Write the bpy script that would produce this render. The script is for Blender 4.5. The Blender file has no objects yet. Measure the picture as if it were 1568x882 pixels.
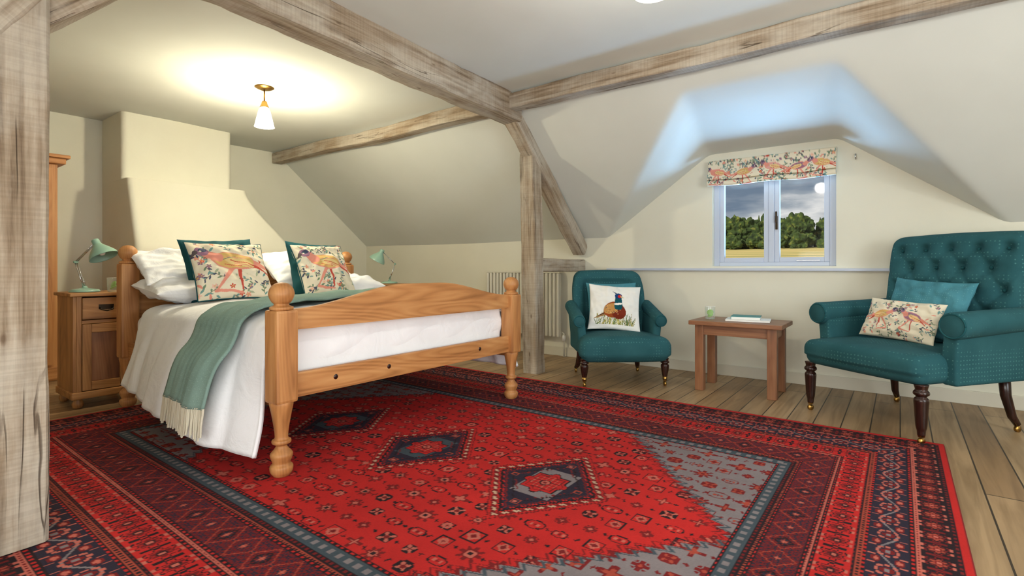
import bpy, bmesh, math, random
import numpy as np
from mathutils import Vector, Matrix, noise
random.seed(7); rng=np.random.RandomState(3)
scene=bpy.context.scene
col=scene.collection
try:
    scene.view_settings.view_transform='Standard'
except Exception: pass

def lin(c):
    c=c/255.0
    return c/12.92 if c<=0.04045 else ((c+0.055)/1.055)**2.4
def C(r,g,b): return (lin(r),lin(g),lin(b),1.0)

# ---------------------------------------------------------------- materials
def newmat(name):
    m=bpy.data.materials.new(name); m.use_nodes=True
    nt=m.node_tree; b=nt.nodes['Principled BSDF']
    return m,nt,b
def N(nt,t,**kw):
    n=nt.nodes.new(t)
    for k,v in kw.items():
        if k in n.inputs: n.inputs[k].default_value=v
        else: setattr(n,k,v)
    return n
def ramp(nt,stops):
    r=nt.nodes.new('ShaderNodeValToRGB'); e=r.color_ramp.elements
    while len(e)>1: e.remove(e[-1])
    e[0].position=stops[0][0]; e[0].color=stops[0][1]
    for p,c in stops[1:]:
        x=e.new(p); x.color=c
    return r
def coords(nt,scale=(1,1,1),rot=(0,0,0),kind='Object'):
    tc=nt.nodes.new('ShaderNodeTexCoord'); mp=nt.nodes.new('ShaderNodeMapping')
    mp.inputs['Scale'].default_value=scale; mp.inputs['Rotation'].default_value=rot
    nt.links.new(tc.outputs[kind],mp.inputs['Vector']); return mp.outputs['Vector']
def addbump(nt,b,h,strength=.2,dist=.01,prev=None):
    bp=nt.nodes.new('ShaderNodeBump'); bp.inputs['Strength'].default_value=strength
    bp.inputs['Distance'].default_value=dist
    nt.links.new(h,bp.inputs['Height'])
    if prev is not None: nt.links.new(prev,bp.inputs['Normal'])
    nt.links.new(bp.outputs['Normal'],b.inputs['Normal']); return bp.outputs['Normal']
def noisen(nt,vec,scale,detail=4,dist=0,rough=.5):
    n=N(nt,'ShaderNodeTexNoise'); n.inputs['Scale'].default_value=scale; n.inputs['Detail'].default_value=detail
    n.inputs['Distortion'].default_value=dist; n.inputs['Roughness'].default_value=rough
    nt.links.new(vec,n.inputs['Vector']); return n.outputs['Fac']
def mixc(nt,fac,a,b,mode='MIX'):
    m=N(nt,'ShaderNodeMixRGB',blend_type=mode)
    for inp,x in ((m.inputs[0],fac),(m.inputs[1],a),(m.inputs[2],b)):
        if hasattr(x,'is_linked') or hasattr(x,'links'): nt.links.new(x,inp)
        else: inp.default_value=x
    return m.outputs[0]
def flat(name,c,rough=.5,metal=0,**kw):
    m,nt,b=newmat(name); b.inputs['Base Color'].default_value=c
    b.inputs['Roughness'].default_value=rough; b.inputs['Metallic'].default_value=metal
    v=coords(nt); addbump(nt,b,noisen(nt,v,40),.05,.002)
    for k,x in kw.items(): b.inputs[k].default_value=x
    return m
def plaster(name,c1,c2):
    m,nt,b=newmat(name); v=coords(nt)
    r=ramp(nt,[(.3,c1),(.7,c2)]); nt.links.new(noisen(nt,v,1.3),r.inputs['Fac'])
    nt.links.new(r.outputs['Color'],b.inputs['Base Color']); b.inputs['Roughness'].default_value=.85
    b.inputs['Specular IOR Level'].default_value=.2
    addbump(nt,b,noisen(nt,v,2.2,3),.25,.04)
    return m
def wood(name,axis,dark,mid,light,rough=.45,fine=14,long=1.2,bump=.12,ring=.22):
    m,nt,b=newmat(name)
    s=[fine]*3; s['XYZ'.index(axis)]=long
    n=noisen(nt,coords(nt,tuple(s)),1.0,6,.6)
    r=ramp(nt,[(.26,dark),(.5,mid),(.74,light)])
    s2=[4.5]*3; s2['XYZ'.index(axis)]=.55
    n3=noisen(nt,coords(nt,tuple(s2)),1.0,1)
    mm=N(nt,'ShaderNodeMath',operation='MULTIPLY'); mm.inputs[1].default_value=20
    nt.links.new(n3,mm.inputs[0])
    fr=N(nt,'ShaderNodeMath',operation='PINGPONG'); fr.inputs[1].default_value=.5; nt.links.new(mm.outputs[0],fr.inputs[0])
    mx=N(nt,'ShaderNodeMath',operation='MULTIPLY_ADD'); mx.inputs[1].default_value=ring*1.6
    nt.links.new(fr.outputs[0],mx.inputs[0])
    sb=N(nt,'ShaderNodeMath',operation='SUBTRACT'); sb.inputs[1].default_value=ring*.4
    nt.links.new(n,sb.inputs[0]); nt.links.new(sb.outputs[0],mx.inputs[2])
    nt.links.new(mx.outputs[0],r.inputs['Fac'])
    nt.links.new(r.outputs['Color'],b.inputs['Base Color']); b.inputs['Roughness'].default_value=rough
    addbump(nt,b,mx.outputs[0],bump,.003)
    return m
def timber(name):
    m,nt,b=newmat(name)
    grain=noisen(nt,coords(nt,(.9,24,24)),1.3,8,.35,.62)
    r=ramp(nt,[(.32,C(106,88,70)),(.45,C(142,124,103)),(.58,C(166,150,130)),(.72,C(186,174,156))])
    nt.links.new(grain,r.inputs['Fac'])
    lw=noisen(nt,coords(nt,(1.3,3,3)),1.4,6,.2,.6)
    rl=ramp(nt,[(.44,(0,0,0,1)),(.64,(.7,.7,.7,1))]); nt.links.new(lw,rl.inputs['Fac'])
    c=mixc(nt,rl.outputs['Color'],r.outputs['Color'],C(192,184,170))
    saw=noisen(nt,coords(nt,(85,1.2,1.2)),1,1,.1)
    rs=ramp(nt,[(.42,(.86,.85,.83,1)),(.56,(1.06,1.05,1.04,1))]); nt.links.new(saw,rs.inputs['Fac'])
    c=mixc(nt,.5,c,rs.outputs['Color'],'MULTIPLY')
    cr=noisen(nt,coords(nt,(.6,11,11)),1.0,3,.3)
    sub=N(nt,'ShaderNodeMath',operation='SUBTRACT'); sub.inputs[1].default_value=.5; nt.links.new(cr,sub.inputs[0])
    ab=N(nt,'ShaderNodeMath',operation='ABSOLUTE'); nt.links.new(sub.outputs[0],ab.inputs[0])
    rc=ramp(nt,[(.003,(1,1,1,1)),(.009,(0,0,0,1))]); nt.links.new(ab.outputs[0],rc.inputs['Fac'])
    mask=noisen(nt,coords(nt,(1.1,3,3),(0,0,.3)),1.7,2); rm=ramp(nt,[(.52,(0,0,0,1)),(.62,(.8,.8,.8,1))]); nt.links.new(mask,rm.inputs['Fac'])
    ck=mixc(nt,1.0,rc.outputs['Color'],rm.outputs['Color'],'MULTIPLY')
    c=mixc(nt,ck,c,C(74,58,44))
    vo=N(nt,'ShaderNodeTexVoronoi'); vo.inputs['Scale'].default_value=1.0; nt.links.new(coords(nt,(2.6,7,7)),vo.inputs['Vector'])
    rk=ramp(nt,[(.035,(.7,.7,.7,1)),(.075,(0,0,0,1))]); nt.links.new(vo.outputs['Distance'],rk.inputs['Fac'])
    c=mixc(nt,rk.outputs['Color'],c,C(96,76,58))
    nt.links.new(c,b.inputs['Base Color']); b.inputs['Roughness'].default_value=.9; b.inputs['Specular IOR Level'].default_value=.2
    p=addbump(nt,b,grain,.55,.008); p=addbump(nt,b,saw,.25,.003,p)
    inv=N(nt,'ShaderNodeMath',operation='MULTIPLY'); inv.inputs[1].default_value=-1; nt.links.new(ck,inv.inputs[0]); addbump(nt,b,inv.outputs[0],.8,.01,p)
    return m
def vcol(name,rough=.85,bumpscale=250,bump=.25):
    m,nt,b=newmat(name); a=nt.nodes.new('ShaderNodeAttribute'); a.attribute_name='Col'
    nt.links.new(a.outputs['Color'],b.inputs['Base Color']); b.inputs['Roughness'].default_value=rough
    addbump(nt,b,noisen(nt,coords(nt),bumpscale,2),bump,.003)
    b.inputs['Specular IOR Level'].default_value=.15
    return m
def fabric(name,c,c2=None,dots=None,rough=.9,scale=60,bump=.3,wrinkle=0):
    m,nt,b=newmat(name); v=coords(nt)
    r=ramp(nt,[(.3,c),(.7,c2 or c)]); nt.links.new(noisen(nt,v,5,5),r.inputs['Fac'])
    out=r.outputs['Color']
    if dots:
        vo=N(nt,'ShaderNodeTexVoronoi'); vo.inputs['Scale'].default_value=scale; vo.inputs['Randomness'].default_value=.15
        nt.links.new(v,vo.inputs['Vector'])
        rk=ramp(nt,[(.12,(1,1,1,1)),(.22,(0,0,0,1))]); nt.links.new(vo.outputs['Distance'],rk.inputs['Fac'])
        out=mixc(nt,rk.outputs['Color'],out,dots)
    nt.links.new(out,b.inputs['Base Color']); b.inputs['Roughness'].default_value=rough
    b.inputs['Specular IOR Level'].default_value=.2
    p=addbump(nt,b,noisen(nt,v,220,2),bump,.003)
    if wrinkle: addbump(nt,b,noisen(nt,v,7,4,.8),wrinkle,.03,p)
    return m
def emit_shade(name,c,strength,transp):
    m=bpy.data.materials.new(name); m.use_nodes=True; nt=m.node_tree; nt.nodes.clear()
    o=nt.nodes.new('ShaderNodeOutputMaterial'); e=nt.nodes.new('ShaderNodeEmission'); t=nt.nodes.new('ShaderNodeBsdfTransparent')
    mx=nt.nodes.new('ShaderNodeMixShader'); mx.inputs[0].default_value=transp
    e.inputs['Color'].default_value=c; e.inputs['Strength'].default_value=strength
    nt.links.new(e.outputs[0],mx.inputs[1]); nt.links.new(t.outputs[0],mx.inputs[2]); nt.links.new(mx.outputs[0],o.inputs[0])
    return m
def clearmat(name,gloss,tint,edge=None):
    m=bpy.data.materials.new(name); m.use_nodes=True; nt=m.node_tree; nt.nodes.clear()
    o=nt.nodes.new('ShaderNodeOutputMaterial'); g=nt.nodes.new('ShaderNodeBsdfGlossy'); t=nt.nodes.new('ShaderNodeBsdfTransparent'); mx=nt.nodes.new('ShaderNodeMixShader')
    t.inputs['Color'].default_value=tint; g.inputs['Roughness'].default_value=.05; mx.inputs[0].default_value=gloss
    nt.links.new(t.outputs[0],mx.inputs[1]); nt.links.new(g.outputs[0],mx.inputs[2])
    if edge:
        d=nt.nodes.new('ShaderNodeBsdfDiffuse'); d.inputs['Color'].default_value=edge; m2=nt.nodes.new('ShaderNodeMixShader'); m2.inputs[0].default_value=.14
        nt.links.new(mx.outputs[0],m2.inputs[1]); nt.links.new(d.outputs[0],m2.inputs[2]); nt.links.new(m2.outputs[0],o.inputs[0])
    else: nt.links.new(mx.outputs[0],o.inputs[0])
    return m

M={}
M['wall']=plaster('cream_plaster',C(221,217,199),C(228,225,208))
M['ceil']=plaster('ceiling_plaster',C(212,214,206),C(219,221,214))
M['timber']=timber('limewashed_timber')
PD,PM,PL=C(138,86,42),C(184,126,72),C(204,150,94)
for a in 'XYZ':
    M['pine'+a]=wood('pine_'+a,a,PD,PM,PL,.52,ring=.10 if a=='Z' else .22)
    M['npine'+a]=wood('old_pine_'+a,a,C(110,70,32),C(154,104,54),C(180,130,76),.5,ring=.12)
    M['oak'+a]=wood('table_oak_'+a,a,C(96,60,38),C(132,86,56),C(154,108,74),.42,ring=.1)
M['darkwood']=wood('dark_mahogany','Z',C(28,14,10),C(48,24,18),C(66,34,24),.25)
M['brass']=flat('brass',C(190,150,80),.3,1.0)
M['iron']=flat('dark_iron',C(60,50,40),.4,1.0)
M['linen']=fabric('white_linen',C(240,240,242),C(246,246,248),bump=.12,wrinkle=.35)
M['teal']=fabric('teal_upholstery',C(36,80,86),C(46,92,98),dots=C(72,120,120),scale=42)
M['tealp']=fabric('teal_piping_velvet',C(24,72,78),C(34,86,92))
M['tealc']=fabric('teal_cushion_weave',C(64,122,136),C(80,140,152),dots=C(108,162,168),scale=70)
M['throw']=fabric('sage_throw_knit',C(120,146,136),C(134,160,150),dots=C(146,172,162),scale=90,bump=.5)
M['fringe']=fabric('cream_fringe',C(206,198,174),C(218,212,192))
M['green']=flat('sage_enamel',C(138,172,154),.3)
M['chrome']=flat('chrome',C(200,200,200),.2,1.0)
M['frame']=flat('window_paint',C(194,202,218),.4)
M['trim']=flat('cream_trim_paint',C(212,206,188),.5)
M['radiator']=flat('radiator_enamel',C(222,217,202),.35)
M['print']=vcol('bird_print_linen',.85,300,.2)
M['rug']=vcol('wool_rug',.95,350,.5)
M['paper']=flat('paper_white',C(235,235,230),.7)
M['bookteal']=flat('book_teal',C(40,130,130),.5)
M['lime']=flat('lime_slice',C(140,190,80),.4)
M['white']=flat('shade_white',C(245,242,235),.4)
M['glass']=clearmat('clear_glass',.10,(.95,.98,.96,1),(.8,.9,.85,1))
M['pane']=clearmat('window_glass',.012,(1,1,1,1))

def plank_mat():
    m,nt,b=newmat('oak_floorboards')
    v=coords(nt,(1,1,1),(0,0,math.pi/2))
    br=N(nt,'ShaderNodeTexBrick'); br.offset=.37; br.squash=1
    br.inputs['Scale'].default_value=1; br.inputs['Brick Width'].default_value=2.6; br.inputs['Row Height'].default_value=.15
    br.inputs['Mortar Size'].default_value=.004; br.inputs['Mortar Smooth'].default_value=.2
    br.inputs['Color1'].default_value=C(176,148,112); br.inputs['Color2'].default_value=C(146,116,82); br.inputs['Mortar'].default_value=C(56,42,28)
    nt.links.new(v,br.inputs['Vector'])
    n=noisen(nt,coords(nt,(18,1.1,18)),1.4,7,.8)
    r=ramp(nt,[(.3,(.55,.50,.43,1)),(.6,(1,1,1,1))]); nt.links.new(n,r.inputs['Fac'])
    c=mixc(nt,.85,br.outputs['Color'],r.outputs['Color'],'MULTIPLY')
    n2=noisen(nt,coords(nt,(2.5,.8,1)),1.2,4); r2=ramp(nt,[(.35,(.78,.76,.73,1)),(.6,(1.05,1.03,1,1))]); nt.links.new(n2,r2.inputs['Fac'])
    c=mixc(nt,.8,c,r2.outputs['Color'],'MULTIPLY')
    nt.links.new(c,b.inputs['Base Color']); b.inputs['Roughness'].default_value=.45
    addbump(nt,b,n,.12,.004)
    return m
M['floor']=plank_mat()

# ---------------------------------------------------------------- mesh helpers
def empty(name,loc=(0,0,0),rot=0):
    e=bpy.data.objects.new(name,None); col.objects.link(e); e.location=loc; e.rotation_euler=(0,0,rot); e.empty_display_size=.1; return e
def mk(name,verts,faces,mat=None,parent=None,loc=(0,0,0),rot=(0,0,0),smooth=True):
    me=bpy.data.meshes.new(name); me.from_pydata([tuple(v) for v in verts],[],faces); me.update()
    ob=bpy.data.objects.new(name,me); col.objects.link(ob); ob.location=loc; ob.rotation_euler=rot
    if mat is not None: me.materials.append(M[mat] if isinstance(mat,str) else mat)
    if parent is not None: ob.parent=parent
    if smooth:
        me.polygons.foreach_set('use_smooth',[True]*len(me.polygons))
    return ob
def fixn(ob):
    bm=bmesh.new(); bm.from_mesh(ob.data); bmesh.ops.remove_doubles(bm,verts=bm.verts,dist=1e-5); bmesh.ops.recalc_face_normals(bm,faces=bm.faces); bm.to_mesh(ob.data); bm.free()
def box(name,lo,hi,mat,parent=None,bev=.004,rot=(0,0,0)):
    c=[(a+b)/2 for a,b in zip(lo,hi)]; s=[abs(b-a) for a,b in zip(lo,hi)]
    bm=bmesh.new(); bmesh.ops.create_cube(bm,size=1); bmesh.ops.scale(bm,vec=s,verts=bm.verts)
    if bev: bmesh.ops.bevel(bm,geom=bm.edges[:],offset=min(bev,min(s)*.3),segments=2,affect='EDGES',profile=.6)
    me=bpy.data.meshes.new(name); bm.to_mesh(me); bm.free(); me.materials.append(M[mat])
    ob=bpy.data.objects.new(name,me); col.objects.link(ob); ob.location=c; ob.rotation_euler=rot
    if parent is not None: ob.parent=parent
    return ob
def lathe(name,prof,mat,parent=None,loc=(0,0,0),rot=(0,0,0),seg=28,cap=True):
    vs=[];fs=[]
    for r,z in prof:
        for i in range(seg):
            a=2*math.pi*i/seg; vs.append((r*math.cos(a),r*math.sin(a),z))
    for j in range(len(prof)-1):
        for i in range(seg):
            k=(i+1)%seg; fs.append((j*seg+i,j*seg+k,(j+1)*seg+k,(j+1)*seg+i))
    if cap:
        fs.append(tuple(range(seg))[::-1]); fs.append(tuple((len(prof)-1)*seg+i for i in range(seg)))
    return mk(name,vs,fs,mat,parent,loc,rot)
def smoothprof(pts,n=6):
    out=[]
    P=[pts[0]]+list(pts)+[pts[-1]]
    for i in range(1,len(P)-2):
        for k in range(n):
            t=k/n
            v=[]
            for d in range(2):
                p0,p1,p2,p3=P[i-1][d],P[i][d],P[i+1][d],P[i+2][d]
                v.append(.5*((2*p1)+(-p0+p2)*t+(2*p0-5*p1+4*p2-p3)*t*t+(-p0+3*p1-3*p2+p3)*t**3))
            v[0]=max(v[0],.0005); out.append(tuple(v))
    out.append(tuple(pts[-1])); return out
def tube(name,pts,rad,mat,parent=None,seg=12,loc=(0,0,0)):
    pts=[Vector(p) for p in pts]; n=len(pts)
    rads=rad if isinstance(rad,(list,tuple)) else [rad]*n
    vs=[];fs=[]; up=Vector((0,0,1)); prev=None
    for i,p in enumerate(pts):
        t=(pts[min(i+1,n-1)]-pts[max(i-1,0)]).normalized()
        if prev is None:
            a=t.cross(up); 
            if a.length<.01: a=t.cross(Vector((0,1,0)))
        else: a=prev-t*prev.dot(t)
        a.normalize(); prev=a; b=t.cross(a)
        for k in range(seg):
            th=2*math.pi*k/seg; vs.append(p+(a*math.cos(th)+b*math.sin(th))*rads[i])
    for j in range(n-1):
        for i in range(seg):
            k=(i+1)%seg; fs.append((j*seg+i,j*seg+k,(j+1)*seg+k,(j+1)*seg+i))
    fs.append(tuple(range(seg))[::-1]); fs.append(tuple((n-1)*seg+i for i in range(seg)))
    return mk(name,vs,fs,mat,parent,loc)
def rblock(name,lo,hi,r,div,mat,parent=None,deform=None,loc=(0,0,0),rot=(0,0,0)):
    c=[(a+b)/2 for a,b in zip(lo,hi)]; s=[(b-a)/2 for a,b in zip(lo,hi)]
    r=min(r,min(s)*.999)
    if not isinstance(div,(tuple,list)): div=(div,)*3
    ax=[]
    for k in range(3):
        h=s[k]; e=[-h+r*x for x in (0,.15,.4,.7,1)]; mid=list(np.linspace(-h+r,h-r,div[k]+1))[1:-1] if h-r>1e-4 else []
        ax.append(e+mid+([-x for x in e[::-1]]))
    vs=[];fs=[];idx={}
    def V(p):
        key=tuple(round(q,6) for q in p)
        if key in idx: return idx[key]
        inner=[max(-(s[i]-r),min(s[i]-r,p[i])) for i in range(3)]
        d=Vector([p[i]-inner[i] for i in range(3)])
        if d.length>1e-9: q=Vector(inner)+d.normalized()*r
        else: q=Vector(p)
        q=q+Vector(c)
        if deform: q=Vector(deform(q.x,q.y,q.z))
        idx[key]=len(vs); vs.append(q); return idx[key]
    for k in range(3):
        a,b=(k+1)%3,(k+2)%3
        for sg in (-1,1):
            for i in range(len(ax[a])-1):
                for j in range(len(ax[b])-1):
                    q=[]
                    for (ii,jj) in ((i,j),(i+1,j),(i+1,j+1),(i,j+1)):
                        p=[0,0,0]; p[k]=sg*s[k]; p[a]=ax[a][ii]; p[b]=ax[b][jj]; q.append(V(p))
                    if sg<0: q=q[::-1]
                    if len(set(q))==4: fs.append(tuple(q))
    return mk(name,vs,fs,mat,parent,loc,rot)
def beam(name,p0,p1,w,h,parent=None,wob=.008,seed=0,up=None):
    p0=Vector(p0);p1=Vector(p1);L=(p1-p0).length; n=max(6,int(L/.05))
    sec=[]; ch=.10
    for (a,b) in ((1,1),(-1,1),(-1,-1),(1,-1)):
        if a*b>0: sec+= [(a,b*(1-ch)),(a*(1-ch),b)]
        else: sec+= [(a*(1-ch),b),(a,b*(1-ch))]
    s2=[]
    for i in range(8):
        q0=sec[i];q1=sec[(i+1)%8]; s2.append(q0)
        if i%2==1:
            for t in (.2,.4,.6,.8): s2.append((q0[0]*(1-t)+q1[0]*t,q0[1]*(1-t)+q1[1]*t))
    sec=s2;m=len(sec)
    vs=[];fs=[]
    for i in range(n+1):
        x=L*i/n
        cy=noise.noise(Vector((x*.7,seed,0)))*wob*2.5; cz=noise.noise(Vector((x*.7,seed,7)))*wob*2.5
        for (a,b) in sec:
            q=Vector((x*2.2,a*1.3+seed*3.1,b*1.3)); edge=1 if abs(a*b)>.7 else .35
            f=1+noise.noise(q)*wob*9+noise.noise(q*5)*wob*4*edge+min(0,noise.noise(q*2.7+Vector((9,9,9)))+.1)*wob*12*edge
            vs.append((x,a*w/2*f+cy,b*h/2*f+cz))
    for i in range(n):
        for k in range(m):
            l=(k+1)%m; fs.append((i*m+k,i*m+l,(i+1)*m+l,(i+1)*m+k))
    fs.append(tuple(range(m))[::-1]); fs.append(tuple(n*m+i for i in range(m)))
    ob=mk(name,vs,fs,'timber',None,smooth=False)
    fixn(ob)
    X=(p1-p0).normalized(); U=Vector(up) if up else Vector((0,0,1))
    if abs(X.dot(U))>.95: U=Vector((0,1,0))
    Y=U.cross(X).normalized(); Z=X.cross(Y)
    mt=Matrix((X,Y,Z)).transposed().to_4x4(); mt.translation=p0
    ob.matrix_world=mt
    if parent is not None: ob.parent=parent
    return ob

# ---------------------------------------------------------------- canvas painting (procedural colour fields)
class Canvas:
    def __init__(s,w,h,bg):
        s.w,s.h=w,h; s.a=np.zeros((h,w,3)); s.a[:]=bg[:3]
        yy,xx=np.mgrid[0:h,0:w]; s.X=(xx+.5)/h; s.Y=(yy+.5)/h
    def ell(s,cx,cy,rx,ry,ang,c):
        dx=s.X-cx;dy=s.Y-cy;ca,sa=math.cos(ang),math.sin(ang)
        u=(dx*ca+dy*sa)/rx;v=(-dx*sa+dy*ca)/ry; s.a[(u*u+v*v)<1]=c[:3]
    def leaf(s,cx,cy,l,w,ang,c):
        dx=s.X-cx;dy=s.Y-cy;ca,sa=math.cos(ang),math.sin(ang)
        u=(dx*ca+dy*sa)/l;v=(-dx*sa+dy*ca)/w
        s.a[(np.abs(u)<1)&(np.abs(v)<(1-u*u))]=c[:3]
    def line(s,x0,y0,x1,y1,w,c,w1=None):
        dx,dy=x1-x0,y1-y0;L=dx*dx+dy*dy+1e-9
        t=np.clip(((s.X-x0)*dx+(s.Y-y0)*dy)/L,0,1)
        d=np.hypot(s.X-x0-t*dx,s.Y-y0-t*dy); ww=w+( (w1 if w1 is not None else w)-w)*t
        s.a[d<ww]=c[:3]
    def sample(s,u,v):
        i=np.clip((u*s.w).astype(int),0,s.w-1); j=np.clip((v*s.h).astype(int),0,s.h-1)
        return s.a[j,i]
CREAM=C(226,216,192); PINK=C(222,146,128); RED=C(192,80,66); OCH=C(214,176,108); SAGE=C(116,138,112); NAVY=C(66,74,96); MAUVE=C(146,108,130); LTEAL=C(112,150,146)
def foliage(c,n,seed,ax,k_=1.0):
    r=random.Random(seed)
    for i in range(n):
        x,y=r.random()*ax,r.random(); a=r.random()*6.28
        k=r.random()
        if k<.4:
            c.line(x,y,x+.12*k_*math.cos(a),y+.12*k_*math.sin(a),.005*k_,C(140,126,104))
            for t in range(4):
                c.leaf(x+k_*(.04*t*math.cos(a)+.02*math.sin(a)*(-1)**t),y+k_*(.04*t*math.sin(a)-.02*math.cos(a)*(-1)**t),.032*k_,.012*k_,a+(.8 if t%2 else -.8),r.choice([SAGE,LTEAL,NAVY]))
        elif k<.65:
            cc=r.choice([PINK,RED,C(232,186,170),MAUVE])
            for t in range(5): c.ell(x+.022*k_*math.cos(a+t*1.256),y+.022*k_*math.sin(a+t*1.256),.018*k_,.011*k_,a+t*1.256,cc)
            c.ell(x,y,.01*k_,.01*k_,0,OCH)
        else:
            c.leaf(x,y,.05*k_,.016*k_,a,r.choice([SAGE,C(164,172,144),PINK,LTEAL]))
def parrot(c,x,y,s,fl=1,body=OCH):
    P=lambda dx,dy:(x+fl*dx*s,y+dy*s)
    def e(dx,dy,rx,ry,a,cc): p=P(dx,dy); c.ell(p[0],p[1],rx*s,ry*s,a*fl,cc)
    def l(a,b,w,cc,w1=None): p=P(*a);q=P(*b); c.line(p[0],p[1],q[0],q[1],w*s,cc,None if w1 is None else w1*s)
    e(.02,-.02,.42,.26,-.15,CREAM)
    l((.2,0),(.75,-.22),.08,PINK,.02); l((.2,-.03),(.6,-.3),.04,RED,.01)
    l((-.05,-.15),(-.35,-.6),.04,PINK,.015); l((.05,-.2),(.05,-.6),.03,RED,.015); l((-.35,-.6),(.05,-.66),.03,PINK,.02)
    e(0,0,.36,.19,-.15,PINK); e(.0,.01,.335,.168,-.15,body)
    e(.1,-.03,.24,.1,-.35,C(226,198,136)); l((-.05,.02),(.35,-.1),.010,RED); l((0,-.04),(.3,-.15),.010,PINK)
    l((-.1,.08),(.2,.06),.007,PINK); l((-.15,-.06),(.1,-.12),.007,RED); l((-.2,.03),(.05,.1),.006,SAGE)
    l((-.25,.08),(-.42,.22),.1,PINK,.08); e(-.44,.24,.11,.1,0,MAUVE); e(-.42,.27,.07,.05,.3,NAVY); e(-.46,.24,.02,.02,0,CREAM)
    l((-.54,.22),(-.6,.14),.04,C(90,80,80),.01)
def bird_canvas(w,h,seed,birds,nf=60,k_=1.0):
    c=Canvas(w,h,CREAM); foliage(c,nf,seed,w/h,k_)
    for b in birds: parrot(c,*b)
    return c
def pheasant_canvas():
    c=Canvas(260,260,C(234,232,226))
    r=random.Random(5)
    for i in range(90):
        x=.14+r.random()*.72; c.line(x,.10,x+r.uniform(-.08,.08),.10+r.uniform(.05,.26),.005,r.choice([C(130,140,70),C(170,150,80),C(90,110,60),C(200,190,110)]))
    BR=C(150,72,34)
    c.line(.38,.36,.10,.22,.05,C(150,116,72),.008); c.line(.36,.36,.14,.26,.02,C(90,60,40),.004)
    c.ell(.47,.42,.2,.17,.5,BR); c.ell(.57,.38,.14,.16,.2,C(120,44,26)); c.ell(.42,.44,.15,.11,.5,C(190,140,80))
    for i in range(40):
        a=r.random()*6.28; q=r.random()**.5*.16; c.ell(.46+q*math.cos(a),.42+q*.75*math.sin(a),.011,.006,a,r.choice([C(60,34,24),C(222,180,120),C(40,60,90)]))
    c.line(.56,.50,.56,.70,.08,C(20,80,90),.06); c.ell(.56,.55,.085,.022,.1,C(240,238,230)); c.ell(.56,.73,.07,.065,0,C(24,60,110))
    c.ell(.585,.725,.04,.035,0,C(190,30,30)); c.ell(.595,.735,.01,.01,0,C(240,220,120)); c.line(.62,.72,.67,.70,.018,C(200,190,150),.004)
    c.line(.51,.79,.45,.83,.012,C(30,60,90),.004)
    return c

def cushion(name,w,h,T,loc,mat,canvas=None,parent=None,yaw=0,lean=0,roll=0,seed=0,backcol=None,n=64,pin=.07,piping=None,wrinkle=.01):
    """local: x=width, z=height, front faces -y"""
    vs=[];fs=[]
    def P(i,j,sg):
        u=-1+2*i/n;v=-1+2*j/n
        u=math.sin(u*math.pi/2)*.35+u*.65; v=math.sin(v*math.pi/2)*.35+v*.65
        x=u*w/2*(1-pin*(1-v*v)*abs(u)); z=v*h/2*(1-pin*(1-u*u)*abs(v))
        t=T/2*max(0,((1-u**2)*(1-v**2)))**.42
        nz=noise.noise(Vector((u*2.2+seed,v*2.2,sg)))*wrinkle*2+noise.noise(Vector((u*5+seed,v*5,sg*2)))*wrinkle*.9
        t2=max(0,t+nz*min(1,t/(T*.25)))
        return (x,-sg*t2,z),u,v
    UV=[]
    for sg in (1,-1):
        for j in range(n+1):
            for i in range(n+1):
                p,u,v=P(i,j,sg); vs.append(p); UV.append((u,v,sg))
    S=(n+1)**2
    for k in range(2):
        for j in range(n):
            for i in range(n):
                a=k*S+j*(n+1)+i; q=(a,a+1,a+n+2,a+n+1)
                fs.append(q if k==0 else q[::-1])
    ob=mk(name,vs,fs,mat,parent)
    if canvas is not None:
        me=ob.data; at=me.color_attributes.new('Col','FLOAT_COLOR','POINT')
        uv=np.array(UV); cc=canvas.sample((uv[:,0]+1)/2,(uv[:,1]+1)/2)
        if backcol is not None: cc[uv[:,2]<0]=backcol[:3]
        arr=np.ones((len(vs),4)); arr[:,:3]=cc; at.data.foreach_set('color',arr.ravel())
    Mx=Matrix.Translation(loc)@Matrix.Rotation(yaw,4,'Z')@Matrix.Rotation(-lean,4,'X')@Matrix.Rotation(roll,4,'Y')
    ob.matrix_world=Mx
    if piping:
        pts=[]
        for k in range(4*24):
            s=k/24.0; e=int(s); f=(s-e)*2-1
            u,v=[(f,-1),(1,f),(-f,1),(-1,-f)][e]
            pts.append((u*w/2*(1-pin*(1-v*v)*abs(u)),0,v*h/2*(1-pin*(1-u*u)*abs(v))))
        pts.append(pts[0])
        t=tube('piping',pts,.005,piping,seg=6); t.parent=ob
    return ob

# ---------------------------------------------------------------- room shell
XW,XE,YN,YS=-6.6,3.0,5.05,-.8
ZC=2.5
def smin(a,b,k): 
    h=max(0,min(1,.5+.5*(b-a)/k)); return b*(1-h)+a*h-k*h*(1-h)
def smax(a,b,k): return -smin(-a,-b,k)
def ceil_z(x,y):
    sN=2.5-.8276*(y-3.6)
    c0=2.05+.2*(5.05-y)
    cL=2.05+.718*(x+1.455)-.107*(y-5.05)
    cR=2.05-.746*(x+.405)-.256*(y-5.05)
    d=smin(smin(c0,cL,.035),cR,.035)
    z=smax(sN,d,.025)
    z=smin(z,ZC,.08)
    sS=2.5-.8276*(.65-y)
    z=smin(z,sS,.08)
    z+=noise.noise(Vector((x*.5,y*.5,0)))*.014
    return z+.02
nx=340;ny=230;vs=[];fs=[]
for j in range(ny+1):
    for i in range(nx+1):
        x=XW-.05+(XE-XW+.1)*i/nx;y=YS-.05+(YN-YS+.13)*j/ny
        vs.append((x,y,ceil_z(x,y)))
for j in range(ny):
    for i in range(nx):
        a=j*(nx+1)+i; fs.append((a,a+nx+1,a+nx+2,a+1))
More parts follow.
